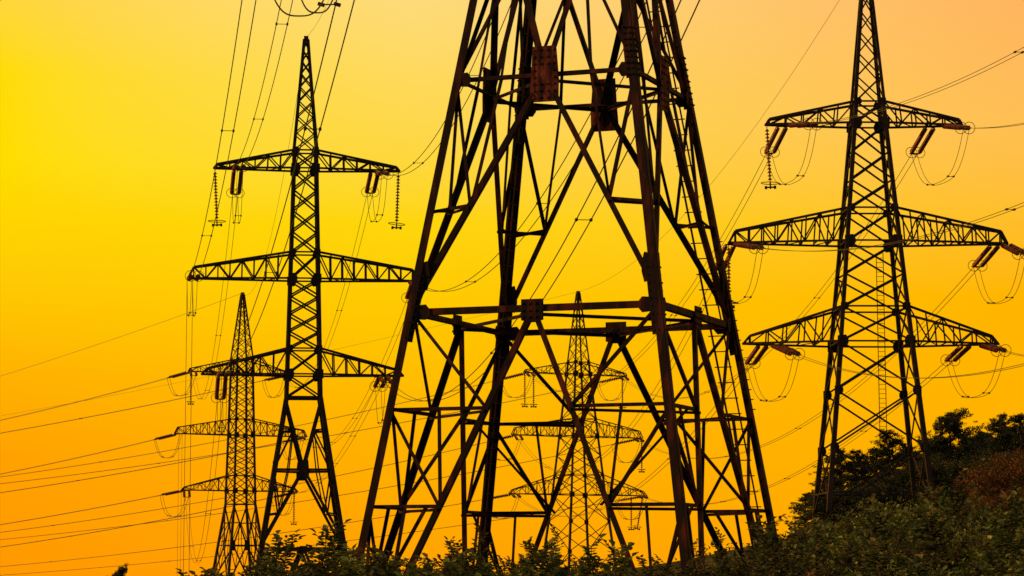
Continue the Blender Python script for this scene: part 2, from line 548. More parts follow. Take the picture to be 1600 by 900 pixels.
# ---- portal-legged pylon: K panels under a waist (the near one and the two on the left)
def portal_tower(T, z, arms, peak_n, body_n, detail, arm_bays):
    """z: dict foot, belt, knot, waist, tip ; arms: [(zb, zt, half length left, half length right, blunt, he)] bottom up"""
    T.legs(z['foot'], arms[-1][1], [z['waist']])
    kl = z['levels']
    parts = {}
    def add(name, p, q, w, n, side=1, off=0.0, face=0):
        if detail:
            T.one(name, p, q, w, n, side, off)
        else:
            mb = parts.setdefault((name, face), MB())
            T.bar(mb, p, q, w, n, side, off)
    mid = lambda a, b, t=0.5: a + (b - a) * t
    # points where braces of each level meet the main braces, for the inner ties
    mains = {}
    for i in range(4):
        n = FNRM[i]
        A, Bc = (lambda zz, i=i: T.c(i, zz)), (lambda zz, i=i: T.c(i + 1, zz))
        wz, kz, bz, fz = z['waist'], z['knot'], z['belt'], z['foot']
        K = mid(A(kz), Bc(kz))
        V = mid(A(bz), Bc(bz))
        # waist beam, knot strut and belt beam
        add('belt_beam', A(bz), Bc(bz), T.wm * 1.15, n, 1, 0.0, i)
        add('strut', A(kz), Bc(kz), T.wb * 1.25, n, 1, -0.05, i)
        add('belt_beam', A(wz), Bc(wz), T.wm * 0.8, n, 1, 0.0, i)
        for sd, C0 in ((0, A), (1, Bc)):
            sg = 1 if sd == 0 else -1
            add('main_brace', K, C0(wz - 0.15), T.wm, n, sg, -0.03, i)
            add('main_brace', K, C0(bz + 0.25), T.wm, n, -sg, -0.03, i)
            add('main_brace', V, C0(fz), T.wm, n, -sg, -0.03, i)
            # secondary bracing, upper and lower triangles of the K panel
            for za, end, fr in ((wz, C0(wz - 0.15), 0.56), (bz, C0(bz + 0.25), 0.57)):
                zm = kz + (za - kz) * fr
                Am = mid(K, end, fr)
                Lm = C0(zm)
                add('strut', Lm, Am, T.wb * 0.9, n, 1, -0.10, i)
                add('brace', C0(kz), Am, T.wb, n, sg, -0.06, i)
                add('brace', mid(C0(kz), K), Am, T.wb * 0.8, n, -sg, -0.13, i)
                mains.setdefault(('k', za), {})[(i, sd)] = Am
            mains.setdefault(('mid', kz), {})[(i, sd)] = K
            # leg panel below the belt
            prevs = [bz] + kl
            for q in range(len(kl)):
                z0_, z1_ = prevs[q], prevs[q + 1]
                f0 = (bz - z0_) / (bz - fz)
                f1 = (bz - z1_) / (bz - fz)
                Lm, Am = C0(z1_), mid(V, C0(fz), f1)
                add('strut', Lm, Am, T.wb * 1.05, n, 1, -0.10, i)
                add('brace', C0(z0_), Am, T.wb, n, sg, -0.06, i)
                if q > 0:
                    add('brace', mid(C0(z0_), mid(V, C0(fz), f0)), Am, T.wb * 0.85, n, -sg, -0.13, i)
                mains.setdefault(('v', q), {})[(i, sd)] = Am
        # centre knot and belt plates
        gp = MB()
        u = (Bc(kz) - A(kz)).normalized()
        g = T.plate
        gp.plate(K + Vector(n) * 0.03, u, (0, 0, 1), [(-.54 * g, -.98 * g), (.54 * g, -.98 * g), (.56 * g, -.2 * g), (.46 * g, .98 * g), (-.40 * g, .98 * g), (-.46 * g, 0)], 0.03)
        if detail == 2:
            bl = gp
            for bx in (-.36, -.12, .12, .36):
                for bzz in (-.84, -.6, -.36, -.12, .12, .36, .6, .84):
                    if abs(bx) < .2 and abs(bzz) < .3:
                        continue
                    pc = K + u * (bx * g) + Vector((0, 0, bzz * g)) + Vector(n) * 0.045
                    bl.box(pc, pc + Vector(n) * 0.035, 0.055, 0.055, (0, 0, 1))
        gp.build('gusset_plate', M_PLATE if detail == 2 else T.mat, T.root)
        gp = MB()
        gp.plate(V + Vector(n) * 0.03, u, (0, 0, 1), [(-.40 * g, -.42 * g), (-.1 * g, -.5 * g), (.1 * g, -.5 * g), (.40 * g, -.42 * g), (.40 * g, .3 * g), (-.40 * g, .3 * g)], 0.03)
        if detail == 2:
            bl = gp
            for bx in (-.34, -.12, .12, .34):
                for bzz in (-.32, -.1, .14):
                    pc = V + u * (bx * g) + Vector((0, 0, bzz * g)) + Vector(n) * 0.045
                    bl.box(pc, pc + Vector(n) * 0.035, 0.055, 0.055, (0, 0, 1))
        gp.build('gusset_plate', T.mat, T.root)
        mains.setdefault(('mid', bz), {})[(i, 0)] = V
    # inner horizontal ties: rings joining neighbouring faces, and ties round each leg
    for zz in (z['knot'], z['belt']):
        ring = mains[('mid', zz)]
        for i in range(4):
            p, q = ring[(i, 0)], ring[((i + 1) % 4, 0)]
            add('tie', p + Vector((0, 0, -0.12)), q + Vector((0, 0, -0.12)), T.wb * 1.05, (0, 0, 1), 1, 0, 4)
    for key, d in mains.items():
        if key[0] in ('k', 'v'):
            for i in range(4):
                p, q = d[(i, 1)], d[((i + 1) % 4, 0)]
                add('tie', p, q, T.wb * 0.85, (0, 0, 1), 1, -0.06, 4)
    for q in range(1, len(z['levels'])):
        for i in range(4):
            j = (i + 1) % 4
            zq = z['levels'][q - 1]
            m_ = mid(T.c(j, zq), mains[('v', q - 1)][(j, 0)], .8)
            add('tie', mains[('v', q)][(i, 1)], m_, T.wb * 0.9, FNRM[j], 1, -0.16, 4)
    for (name, face), mb in parts.items():
        mb.build(name, T.mat, T.root)
    # body
    zs = [z['waist']]
    for k, a in enumerate(arms):
        zs += split(zs[-1], a[0], body_n[2 * k])[1:]
        zs += split(a[0], a[1], body_n[2 * k + 1])[1:]
    hor = [v for a in arms for v in (a[0], a[1])]
    for i in range(4):
        mb = MB()
        T.xpanels(mb, i, zs, T.wb, hor)
        mb.build('body_lattice', T.mat, T.root)
    finish(T, arms, arm_bays, z['tip'], peak_n)

def finish(T, arms, bays, tip, peak_n):
    for k, (zb, zt, Ll, Lr, bl, he) in enumerate(arms):
        for sd, Lh in ((-1, Ll), (1, Lr)):
            T.arm(k, sd, zb, zt, Lh, bays[k], bl, he)
        for i in range(4):
            T.gusset(i, zb, T.gw, T.gw * 1.15)
            T.gusset(i, zt, T.gw * 0.75, T.gw * 0.75)
    T.peak(arms[-1][1], tip, peak_n)

# ---- near pylon
T_A = Tower('A', 'near pylon', 'huge rusty lattice pylon cropped by the frame, nearest, with a ladder up its legs', 1.773, 74.24, -0.358, -5.1,
            [(-5.1, 5.42), (1.79, 4.35), (6.965, 3.5), (13.414, 2.579), (19.4, 1.72), (30, 1.38), (40, 1.15), (50.5, 0.15)], (0.225, 0.155, 0.092), True, M_RUST)
T_A.plate, T_A.gw = 0.78, 0.7
SA = 6.45 / (zat(735, 213) - zat(858, 213))
def azz(ypx):
    return 6.965 + (zat(ypx, 213) - zat(858, 213)) * SA
armsA = [(azz(587), azz(546), 6.0, 6.0, .12, .25), (azz(437), azz(396), 8.6, 8.6, .05, .3), (azz(265), azz(237), 5.3, 5.3, .28, .45)]
portal_tower(T_A, dict(foot=-5.1, belt=6.965, knot=13.414, waist=azz(622), tip=azz(57), levels=[4.32, 1.72, -1.3]), armsA, 7, [1, 1, 4, 1, 4, 1], 2, [8, 10, 7])
# splice plates with studs on each leg near the belt and the knot
for i in range(4):
    for zc, hh in ((7.1, 1.9), (13.9, 1.5)):
        if zc > 10 and i in (0,):
            continue
        sp = bl = MB()
        a, b = T_A.c(i, zc - hh / 2), T_A.c(i, zc + hh / 2)
        sx, sy = CORN[i]
        for ax, (e, m_) in enumerate(((Vector((-sx, 0, 0)), Vector((0, sy, 0))), (Vector((0, -sy, 0)), Vector((sx, 0, 0))))):
            o_ = e * 0.125 + m_ * 0.035
            sp.box(a + o_, b + o_, 0.25, 0.024, m_)
            for t in range(9):
                for w_ in (0.055, 0.19):
                    pc = a + (b - a) * ((t + .5) / 9) + e * w_ + m_ * 0.055
                    bl.box(pc, pc + m_ * (0.03 if t % 2 else 0.055), 0.045, 0.045, (0, 0, 1))
        sp.build('splice_plate', M_RUST, T_A.root)
for i in range(4):
    T_A.gusset(i, 6.95, 0.56, 0.42, .52)
    T_A.gusset(i, 7.95, 0.34, 0.8, .56)
    T_A.gusset(i, 13.4, 0.45, 0.4, .52)
# ladders beside two of the legs: one rail and rungs fixed to the leg
for i, f, sgn in ((2, 2, 1), (3, 3, 1)):
    mb = rg = MB()
    e = (Vector(CORN[(i + 1) % 4] + (0,)) - Vector(CORN[i] + (0,))).normalized()
    inn = Vector((-CORN[i][0], -CORN[i][1], 0)).normalized() * 0.25
    off = e * 0.55 + inn
    zz = np.arange(-3.0, 19.0, 0.44)
    mb.box(T_A.c(i, -3.2) + off, T_A.c(i, 19.2) + off, 0.05, 0.05, (0, 1, 0))
    mb.box(T_A.c(i, -3.2) + off - e * 0.36, T_A.c(i, 19.2) + off - e * 0.36, 0.04, 0.04, (0, 1, 0))
    for q in zz:
        p0 = T_A.c(i, q) + off
        rg.box(p0, p0 - e * 0.5, 0.03, 0.03, (0, 0, 1))
    mb.build('ladder', M_RUST, T_A.root)
# step bolts on the right hand back leg
mb = MB()
for q in np.arange(4.6, 9.6, 0.28):
    p0 = T_A.c(2, q)
    mb.box(p0, p0 + Vector((0.17, 0, 0.0)), 0.028, 0.028, (0, 0, 1))
mb.build('step_bolts', M_RUST, T_A.root)

# ---- tall left pylon
YB = 213
def hwp(px, Y):
    return px / 2 / F * (Y * CP)
zB = lambda y: zat(y, YB)
xB = at(474, 600, YB)[0]
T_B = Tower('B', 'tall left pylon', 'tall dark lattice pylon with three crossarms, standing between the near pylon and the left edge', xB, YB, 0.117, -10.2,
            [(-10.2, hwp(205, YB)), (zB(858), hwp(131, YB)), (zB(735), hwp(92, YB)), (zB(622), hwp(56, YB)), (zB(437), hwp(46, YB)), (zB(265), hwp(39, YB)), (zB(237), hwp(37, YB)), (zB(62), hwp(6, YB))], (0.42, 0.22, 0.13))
T_B.plate, T_B.gw = 0.75, 0.75
mB = lambda px: px / F * YB * 1.02
armsB = [(zB(586), zB(546), mB(155), mB(153), .05, .22), (zB(437), zB(396), mB(178), mB(176), .05, .42), (zB(265), zB(237), mB(140), mB(146), .03, .2)]
zbB, zfB = zB(858), -10.2
portal_tower(T_B, dict(foot=-10.2, belt=zbB, knot=zB(735), waist=zB(622), tip=zB(62), levels=[zbB + (zfB - zbB) * t for t in (.22, .44, .68)]), armsB, 8, [1, 1, 4, 1, 4, 1], 1, [6, 8, 6])

# ---- small left pylon, farther along the same line
YD = 378
zD = lambda y: zat(y, YD)
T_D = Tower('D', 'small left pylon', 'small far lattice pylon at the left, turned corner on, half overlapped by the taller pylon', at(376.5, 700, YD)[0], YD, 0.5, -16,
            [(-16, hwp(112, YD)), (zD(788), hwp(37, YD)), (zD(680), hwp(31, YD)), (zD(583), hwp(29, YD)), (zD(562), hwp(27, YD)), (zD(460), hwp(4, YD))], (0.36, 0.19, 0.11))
T_D.plate, T_D.gw = 0.75, 0.7
mD = lambda px: px / F * YD * 1.01 / math.cos(.5)
armsD = [(zD(767), zD(743), mD(85), mD(84), .05, .2), (zD(680), zD(655), mD(96), mD(97), .05, .4), (zD(583), zD(562), mD(77), mD(68), .03, .22)]
zkD, zbD = zD(788 + 64), zD(788 + 132)
portal_tower(T_D, dict(foot=-16, belt=zbD, knot=zkD, waist=zD(788), tip=zD(460), levels=[zbD + (-16 - zbD) * t for t in (.22, .44, .68)]), armsD, 7, [1, 1, 4, 1, 4, 1], 1, [6, 8, 5])

# ---- tapering pylons (right hand hill and the distant centre one)
def taper_tower(T, base_levels, arms, body_n, bays, tip, peak_n):
    T.legs(base_levels[0], arms[-1][1], [arms[0][0]])
    zs = list(base_levels)
    for k, a in enumerate(arms):
        zs += split(zs[-1], a[0], body_n[2 * k])[1:]
        zs += split(a[0], a[1], body_n[2 * k + 1])[1:]
    hor = [v for a in arms for v in (a[0], a[1])] + [base_levels[0] + (base_levels[1] - base_levels[0]) * .3]
    for i in range(4):
        mb = MB()
        T.xpanels(mb, i, zs, T.wb, hor)
        mb.build('body_lattice', T.mat, T.root)
    for i in range(4):
        for zz in base_levels[1:]:
            T.gusset(i, zz, T.gw * .8, T.gw * .9)
    finish(T, arms, bays, tip, peak_n)

YC = 190
zC = lambda y: zat(y, YC)
cx = at(1361, 600, YC)[0]
zfC = zC(800)
T_C = Tower('C', 'right hill pylon', 'broad tapering lattice pylon with three crossarms on the wooded hill at the right', cx + 0.35, YC + 2.3, 0.02, zfC,
            [(zfC, hwp(168, YC)), (zC(535), hwp(116, YC)), (zC(373), hwp(84, YC)), (zC(187), hwp(54, YC)), (zC(152), hwp(46, YC)), (zC(-74), hwp(6, YC))], (0.41, 0.22, 0.128))
T_C.gw = 0.78
mC = lambda px: px / F * YC * 1.03
armsC = [(zC(533), zC(478), mC(197), mC(196), .05, .22), (zC(374), zC(322), mC(218), mC(213), .045, .36), (zC(187), zC(153), mC(159), mC(146), .03, .24)]
taper_tower(T_C, [zfC, zC(700), zC(610)], armsC, [1, 1, 2, 1, 3, 1], [5, 8, 5], zC(-74), 7)
# ladder on the far face
mb = rg = MB()
for xx in (-0.25, 0.25):
    mb.box(Vector((1.3 + xx, T_C.hw(zC(690)) - .1, zC(690) - zfC)), Vector((1.0 + xx, T_C.hw(zC(385)) - .1, zC(385) - zfC)), 0.05, 0.05, (0, 1, 0))
for k in range(42):
    t = k / 41
    zz = zC(690) + (zC(385) - zC(690)) * t
    x0 = 1.3 - 0.3 * t
    rg.box((x0 - .25, T_C.hw(zz) - .1, zz - zfC), (x0 + .25, T_C.hw(zz) - .1, zz - zfC), 0.035, 0.035, (0, 0, 1))
mb.build('ladder', M_STEEL, T_C.root)

YE = 363
zE = lambda y: zat(y, YE)
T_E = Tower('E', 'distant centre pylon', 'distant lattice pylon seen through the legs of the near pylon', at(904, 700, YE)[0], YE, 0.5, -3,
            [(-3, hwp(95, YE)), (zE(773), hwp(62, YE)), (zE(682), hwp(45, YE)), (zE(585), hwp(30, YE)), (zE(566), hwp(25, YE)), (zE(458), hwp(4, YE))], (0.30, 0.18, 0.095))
T_E.gw = 0.65
mE = lambda px: px / F * YE * 1.01 / math.cos(.5)
armsE = [(zE(773), zE(742), mE(107), mE(107), .05, .2), (zE(682), zE(655), mE(103), mE(101), .05, .4), (zE(585), zE(566), mE(84), mE(76), .03, .22)]
taper_tower(T_E, [-3, zE(862), zE(815)], armsE, [1, 1, 2, 1, 3, 1], [5, 7, 5], zE(458), 6)

# ------------------------------------------------------------------ insulators
def string_mesh(name, L, nd, rd, sides=9):
    mb = MB()
    prof = [(0.03, 0.0), (0.03, -0.22)]
    z = -0.25
    st = (L - 0.5) / nd
    for k in range(nd):
        prof += [(0.05, z), (rd * .7, z - st * .35), (rd, z - st * .50), (rd * .95, z - st * .60), (0.055, z - st * .64)]
        z -= st
    prof += [(0.03, z), (0.03, -L)]
    mb.lathe(prof, sides)
    return mb.mesh(name, M_INS)
STR_L = 5.3
FAR_L = 4.0
ME_STRAIN = string_mesh('insulator_string', STR_L - .35, 17, 0.18)
ME_STRAIN_FAR = string_mesh('insulator_string', FAR_L - .35, 12, 0.19, 6)
ME_SUPPORT = string_mesh('insulator_string', 4.3, 15, 0.17)
mb = MB()
mb.ring((0, 0, 0), 0.42, 0.022, (0, 0, 1))
ME_RING = mb.mesh('grading_ring', M_STEEL)
mb = MB()
mb.plate((0, 0, 0), (1, 0, 0), (0, 0, 1), [(-.40, -.08), (.40, -.08), (.40, .04), (.12, .14), (-.12, .14), (-.40, .04)], 0.05)
ME_YOKE = mb.mesh('yoke_plate', M_STEEL)
mb = MB()
mb.ring((0, 0, 0), 0.5, 0.03, (0, 0, 1), 20, 1.7)
mb.box((-.4, 0, -.3), (.4, 0, -.3), 0.12, 0.1, (0, 0, 1))
mb.box((-.33, 0, -.42), (-.33, 0, -.2), 0.16, 0.2, (0, 1, 0))
mb.box((.33, 0, -.42), (.33, 0, -.2), 0.16, 0.2, (0, 1, 0))
mb.box((0, 0, -.42), (0, 0, 0.05), 0.1, 0.1, (0, 1, 0))
ME_CLAMP = mb.mesh('clamp_ring', M_STEEL)

LEV = ['bottom', 'middle', 'top']
SIDE = {-1: 'left', 1: 'right'}

def strain_pair(p, d, label, far):
    """two parallel strings from p along direction d; returns the outer end"""
    d = d.normalized()
    q = (-d).to_track_quat('Z', 'Y')
    # keep the pair's spread horizontal
    side = d.cross(Vector((0, 0, 1))).normalized()
    zax = -d
    yax = zax.cross(side).normalized()
    R = Matrix((side, yax, zax)).transposed().to_4x4()
    root = bpy.data.objects.new('insulator_pair', None)
    root.empty_display_size = 0.2
    COL.objects.link(root)
    root.matrix_world = Matrix.Translation(p) @ R
    tag(root, label, 'insulator', 'strain insulator pairs on the crossarms')
    sp = 0.36 if far else 0.30
    for sx in (-sp, sp):
        put('insulator_string', ME_STRAIN_FAR if far else ME_STRAIN, root, (sx, 0, -0.18))
        if not far:
            put('grading_ring', ME_RING, root, (sx, 0, -STR_L + .35))
    put('yoke_plate', ME_YOKE, root, (0, 0, -0.12))
    y2 = put('yoke_plate', ME_YOKE, root, (0, 0, -(FAR_L if far else STR_L) + .12))
    y2.rotation_euler = (0, math.pi, 0)
    return p + d * STR_L

def support(T, lev, side, frac, label, dy=0.0, tilt=0.0):
    p = T.attach(lev, side, frac, dy)
    root = tag(empty('support_insulator', p, T.yaw), label, 'insulator', 'hanging support insulators')
    root.rotation_euler = (0, tilt, T.yaw)
    put('insulator_string', ME_SUPPORT, root)
    put('clamp_ring', ME_CLAMP, root, (0, 0, -4.2))
    return p

# ------------------------------------------------------------------ conductors
def solve_sag(p, q, way):
    """sag of the parabola from p to q that passes pixel way"""
    lo, hi = 0.0, 1.0
    x0, x1 = pix(p)[0], pix(q)[0]
    for _ in range(50):
        m = (lo + hi) / 2
        x = pix(p.lerp(q, m))[0]
        if (x < way[0]) == (x0 < x1): lo = m
        else: hi = m
    t = (lo + hi) / 2
    c = p.lerp(q, t)
    z = zat(way[1], c[1])
    return (c[2] - z) / (4 * t * (1 - t))

def parab(p, q, sag, t):
    v = p.lerp(q, t)
    v[2] -= 4 * sag * t * (1 - t)
    return v

ENDS = {}
def span(p, q, way, label, name='conductor_pair', cut0=0, cut1=0, r=0.019, gap=0.44, n=60, spacing=32, sag=None, group=None, cat='power line'):
    sag = solve_sag(p, q, way) if sag is None else sag
    L = (q - p).length
    # insulator strings take the first metres at each end, along the conductor
    t0 = cut0 / L if cut0 else 0.0
    t1 = 1 - cut1 / L if cut1 else 1.0
    def fix(t, from_end):
        a = p if not from_end else q
        lo, hi = 0.0, 0.5
        for _ in range(40):
            m = (lo + hi) / 2
            if (parab(p, q, sag, 1 - m if from_end else m) - a).length < (cut1 if from_end else cut0): lo = m
            else: hi = m
        return 1 - lo if from_end else lo
    if cut0: t0 = fix(t0, False)
    if cut1: t1 = fix(t1, True)
    ts = [t0 + (t1 - t0) * k / n for k in range(n + 1)]
    pts = [parab(p, q, sag, t) for t in ts]
    hd = (q - p)
    side = Vector((hd[1], -hd[0], 0)).normalized()
    root = tag(empty(name, pts[0]), label, cat, group or 'conductor pairs strung between the pylons')
    o = pts[0]
    if gap:
        for sg in (-1, 1):
            mb = MB()
            mb.tube([v - o + side * (sg * gap / 2) for v in pts], r, 5)
            mb.build('wire', M_WIRE, root)
        k = max(2, int((pts[-1] - pts[0]).length / spacing))
        for j in range(1, k):
            t = t0 + (t1 - t0) * (j + 0.12 * math.sin(j * 5 + len(label))) / k
            v = parab(p, q, sag, t) - o
            mb = MB()
            mb.box(v - side * (gap / 2), v + side * (gap / 2), 0.03, 0.03, (0, 0, 1))
            dd = hd.normalized() * 0.13
            for sg in (-1, 1):
                c = v + side * (sg * gap / 2)
                mb.box(c - dd, c + dd, 0.10, 0.10, (0, 0, 1))
            mb.build('spacer', M_WIRE, root)
    else:
        mb = MB()
        mb.tube([v - o for v in pts], r, 5)
        mb.build('wire', M_WIRE, root)
    return pts[0], pts[-1]

def loop(a, b, drop, label, r=0.019, gap=0.44, far=False):
    """jumper pair hanging between two string ends"""
    root = tag(empty('jumper_loop', a), label, 'wire loop', 'jumper loops under the crossarms')
    hd = (b - a)
    hd[2] = 0
    side = Vector((hd[1], -hd[0], 0)).normalized() if hd.length > .05 else Vector((1, 0, 0))
    zl = min(a[2], b[2]) - drop
    for sg in (-1, 1):
        pts = []
        for k in range(25):
            t = k / 24
            s = 2 * t - 1
            e = abs(s) ** 2.6
            top = a[2] if s < 0 else b[2]
            xy = 0.5 + 0.5 * math.copysign(abs(s) ** 0.85, s)
            v = a.lerp(b, xy)
            v[2] = zl + (top - zl) * e
            pts.append(v - a + side * (sg * gap / 2))
        mb = MB()
        mb.tube(pts, r, 5)
        mb.build('wire', M_WIRE, root)
    for k in (8, 16):
        mb = MB()
        c = Vector(pts[k]) - side * (gap / 2)
        mb.box(c - side * (gap / 2), c + side * (gap / 2), 0.04, 0.04, (0, 0, 1))
        for sg in (-1, 1):
            mb.box(c + side * (sg * gap / 2 - .06), c + side * (sg * gap / 2 + .06), 0.12, 0.12, (0, 0, 1))
        mb.build('spacer', M_WIRE, root)

def line(T0, T1, lev, side, f0, f1, way, strings0=True, strings1=True, far0=False, far1=False, r=0.019, gap=0.44):
    p = T0.attach(lev, side, f0) if isinstance(T0, Tower) else T0[0]
    q = T1.attach(lev, side, f1) if isinstance(T1, Tower) else T1[0]
    n0 = T0.short if isinstance(T0, Tower) else T0[1]
    n1 = T1.short if isinstance(T1, Tower) else T1[1]
    arm = f'{SIDE[side]} {LEV[lev]} arm'
    sag = solve_sag(p, q, way)
    a, b = span(p, q, None, f'conductor pair, {arm}s, from the {n0} to the {n1}', cut0=(FAR_L if far0 else STR_L) if strings0 else 0, cut1=(FAR_L if far1 else STR_L) if strings1 else 0, sag=sag, r=r, gap=gap)
    if strings0:
        strain_pair(p, a - p, f'insulator pair at {SIDE[side]} end of {LEV[lev]} crossarm, {n0}, facing {n1}', far0)
        ENDS.setdefault((T0.key, lev, side), []).append(a)
    if strings1:
        strain_pair(q, b - q, f'insulator pair at {SIDE[side]} end of {LEV[lev]} crossarm, {n1}, facing {n0}', far1)
        ENDS.setdefault((T1.key, lev, side), []).append(b)

L_, R_ = -1, 1
# near pylon to tall left pylon
for lev, sd, way, fB in ((2, L_, (443, 32), .70), (1, L_, (352, 232), .95), (0, L_, (512, 113), .76),
                         (2, R_, (720, 160), .76), (1, R_, (873, 280), .95), (0, R_, (974, 222), .76)):
    line(T_A, T_B, lev, sd, .97, fB, way, False, True, r=0.025, gap=0.6)
# tall left pylon to small left pylon
for lev, sd, way in ((2, L_, (343, 522)), (1, L_, (298, 640)), (0, L_, (333, 749)), (2, R_, (521, 515)), (1, R_, (612, 540)), (0, R_, (545, 692))):
    line(T_B, T_D, lev, sd, (.76, .98, .70)[lev], .9, way, True, True, False, True, 0.021)
# small left pylon away to the left
for lev, sd, way, ey in ((2, L_, (0, 657), 760), (1, L_, (0, 741), 815), (0, L_, (0, 820), 875), (2, R_, (0, 677), 770), (1, R_, (0, 770), 830), (0, R_, (0, 855), 900)):
    line(T_D, (at(-900 + sd * 25, ey, 470), 'left edge'), lev, sd, .97, 1, way, True, False, True, False, 0.028)
# right hill pylon to distant centre pylon
for lev, sd, way in ((2, L_, (1137, 360)), (1, L_, (1080, 512)), (0, L_, (1045, 719)), (2, R_, (1298, 436)), (1, R_, (1347, 596)), (0, R_, (1209, 757))):
    line(T_C, T_E, lev, sd, ((.78, .985, .80) if sd < 0 else (.66, .90, .60))[lev], .9, way, True, True, False, True, 0.023)
# right hill pylon out of the picture to the right
for lev, sd, way, ey in ((2, L_, (1600, 76), -370), (1, L_, (1600, 318), -40), (0, L_, (1600, 569), 250), (2, R_, (1600, 193), -520), (1, R_, (1600, 398), -155), (0, R_, (1600, 556), 168)):
    line(T_C, (at(2520 if sd > 0 else 2200, ey, 99 if sd > 0 else 107), 'right edge'), lev, sd, ((.66, .93, .69) if sd < 0 else (.84, .985, .80))[lev], 1, way, True, False)
# distant centre pylon away to the left
for lev, sd, way, ey in ((2, L_, (340, 690), 790), (1, L_, (340, 780), 860), (0, L_, (340, 847), 900), (2, R_, (340, 710), 800), (1, R_, (340, 803), 870), (0, R_, (340, 869), 908)):
    line(T_E, (at(-900 + sd * 25, ey, 450), 'left edge'), lev, sd, .95, 1, way, True, False, True, False, 0.022)
# jumper loops
for (key, lev, sd), e in ENDS.items():
    T = {'B': T_B, 'C': T_C, 'D': T_D, 'E': T_E}[key]
    if len(e) == 2:
        loop(e[0], e[1], 2.9 if key in 'BC' else 2.6, f'jumper wire loop under {SIDE[sd]} end of {LEV[lev]} crossarm on {T.short}', 0.02 if key in 'BC' else 0.03)
# jumper of the near pylon hanging into the top of the picture
a_, b_ = at(392, -165, 76), at(540, -150, 80)
root = tag(empty('jumper_loop', a_), 'thick jumper wire loop dipping into the top of the picture above the tall left pylon', 'wire loop', 'jumper loops under the crossarms')
for sg, (xa, xb, yb) in enumerate(((394, 541, 25), (446, 545, 20))):
    pts = []
    for k in range(31):
        s = 2 * k / 30 - 1
        x = xa + (xb - xa) * (.5 + .5 * math.copysign(abs(s) ** .8, s))
        y = yb + (-170 - yb) * abs(s) ** 2.5
        pts.append(at(x, y, 76 + 4 * k / 30 + sg * .3) - a_)
    mb = MB()
    mb.tube(pts, 0.024, 6)
    mb.build('wire', M_WIRE, root)
mb = MB()
p0, p1 = at(502, 7, 79) - a_, at(527, 7, 79.3) - a_
mb.box(p0, p1, 0.035, 0.035, (0, 0, 1))
for pp in (p0, p1):
    mb.box(pp - Vector((.10, 0, -.03)), pp + Vector((.10, 0, -.03)), 0.10, 0.10, (0, 0, 1))
mb.build('spacer', M_WIRE, root)
# earth wires from peak to peak
G = 'single earth wires along the pylon tips'
span(T_A.tip, T_B.tip, (510, 10), 'thin earth wire from the tip of the tall left pylon up to the near pylon', 'earth_wire', gap=0, r=0.012, group=G)
span(T_B.tip, T_D.tip, (440, 294), 'thin earth wire from the tip of the tall left pylon to the small left pylon', 'earth_wire', gap=0, r=0.015, group=G)
span(T_D.tip, at(-900, 790, 470), (0, 588), 'thin earth wire from the tip of the small left pylon to the left edge', 'earth_wire', gap=0, r=0.026, group=G)
span(T_C.tip, T_E.tip, (1118, 278), 'thin earth wire from the right hill pylon down to the distant centre pylon tip', 'earth_wire', gap=0, r=0.016, group=G)
span(T_E.tip, at(-900, 760, 450), (0, 650), 'faint earth wire from the tip of the distant centre pylon to the left edge', 'earth_wire', gap=0, r=0.016, group=G)
# long hanging support strings
for T, lev, sd, fr, lab, dy, ti in (
        (T_B, 2, L_, .99, 'long hanging insulator at the left tip of the top crossarm of the tall left pylon', 0, -.05),
        (T_B, 2, R_, .99, 'long hanging insulator at the right tip of the top crossarm of the tall left pylon', 0, .03),
        (T_C, 2, L_, .99, 'long hanging insulator at the left tip of the top crossarm of the right hill pylon', 0, -.05),
        (T_C, 1, L_, 1.0, 'long hanging insulator at the left tip of the middle crossarm, right hill pylon', .3, 0),
        (T_D, 2, L_, .95, 'long hanging insulator under left tip of the top crossarm, small left pylon', 0, 0),
        (T_D, 0, R_, .93, 'long hanging insulator under right tip of the bottom crossarm, small left pylon', 0, 0),
        (T_E, 2, L_, .99, 'outer hanging insulator under left tip of top crossarm, distant centre pylon', 0, 0),
        (T_E, 2, L_, .80, 'inner hanging insulator under left tip of top crossarm, distant centre pylon', 0, 0),
        (T_E, 2, R_, .9, 'hanging insulator under right tip of top crossarm, distant centre pylon', 0, 0),
        (T_E, 1, R_, .99, 'hanging insulator under right tip of middle crossarm, distant centre pylon', 0, 0),
        (T_E, 0, R_, .70, 'inner hanging insulator under right tip of bottom crossarm, distant centre pylon', 0, 0),
        (T_E, 0, R_, .93, 'outer hanging insulator under right tip of bottom crossarm, distant centre pylon', 0, .2)):
    support(T, lev, sd, fr, lab, dy, ti)

# ------------------------------------------------------------------ plants
def leaves(P0, D, Nn, Ls, Wd, fold, rng):
    """folded leaf blades: P0 base points, D directions, Nn approximate normals -> verts, quads"""
    D = D / np.linalg.norm(D, axis=1, keepdims=True)
    U = np.cross(Nn, D)
    U /= np.linalg.norm(U, axis=1, keepdims=True) + 1e-9
    Nv = np.cross(D, U)
    L = Ls[:, None]
    w = Wd[:, None]
    droop = -0.12
    b = P0
    t = P0 + D * L + Nv * (L * droop)
    l1 = P0 + D * L * .30 + U * w * .5 + Nv * w * fold
    l2 = P0 + D * L * .68 + U * w * .38 + Nv * (w * fold * .7 + L * droop * .5)
    r1 = P0 + D * L * .30 - U * w * .5 + Nv * w * fold
    r2 = P0 + D * L * .68 - U * w * .38 + Nv * (w * fold * .7 + L * droop * .5)
    V = np.stack([b, l1, l2, t, r2, r1], 1).reshape(-1, 3)
    k = np.arange(len(P0))[:, None] * 6
    Fq = np.concatenate([k + np.array([[0, 3, 2, 1]]), k + np.array([[0, 5, 4, 3]])], 0)
    return V, Fq

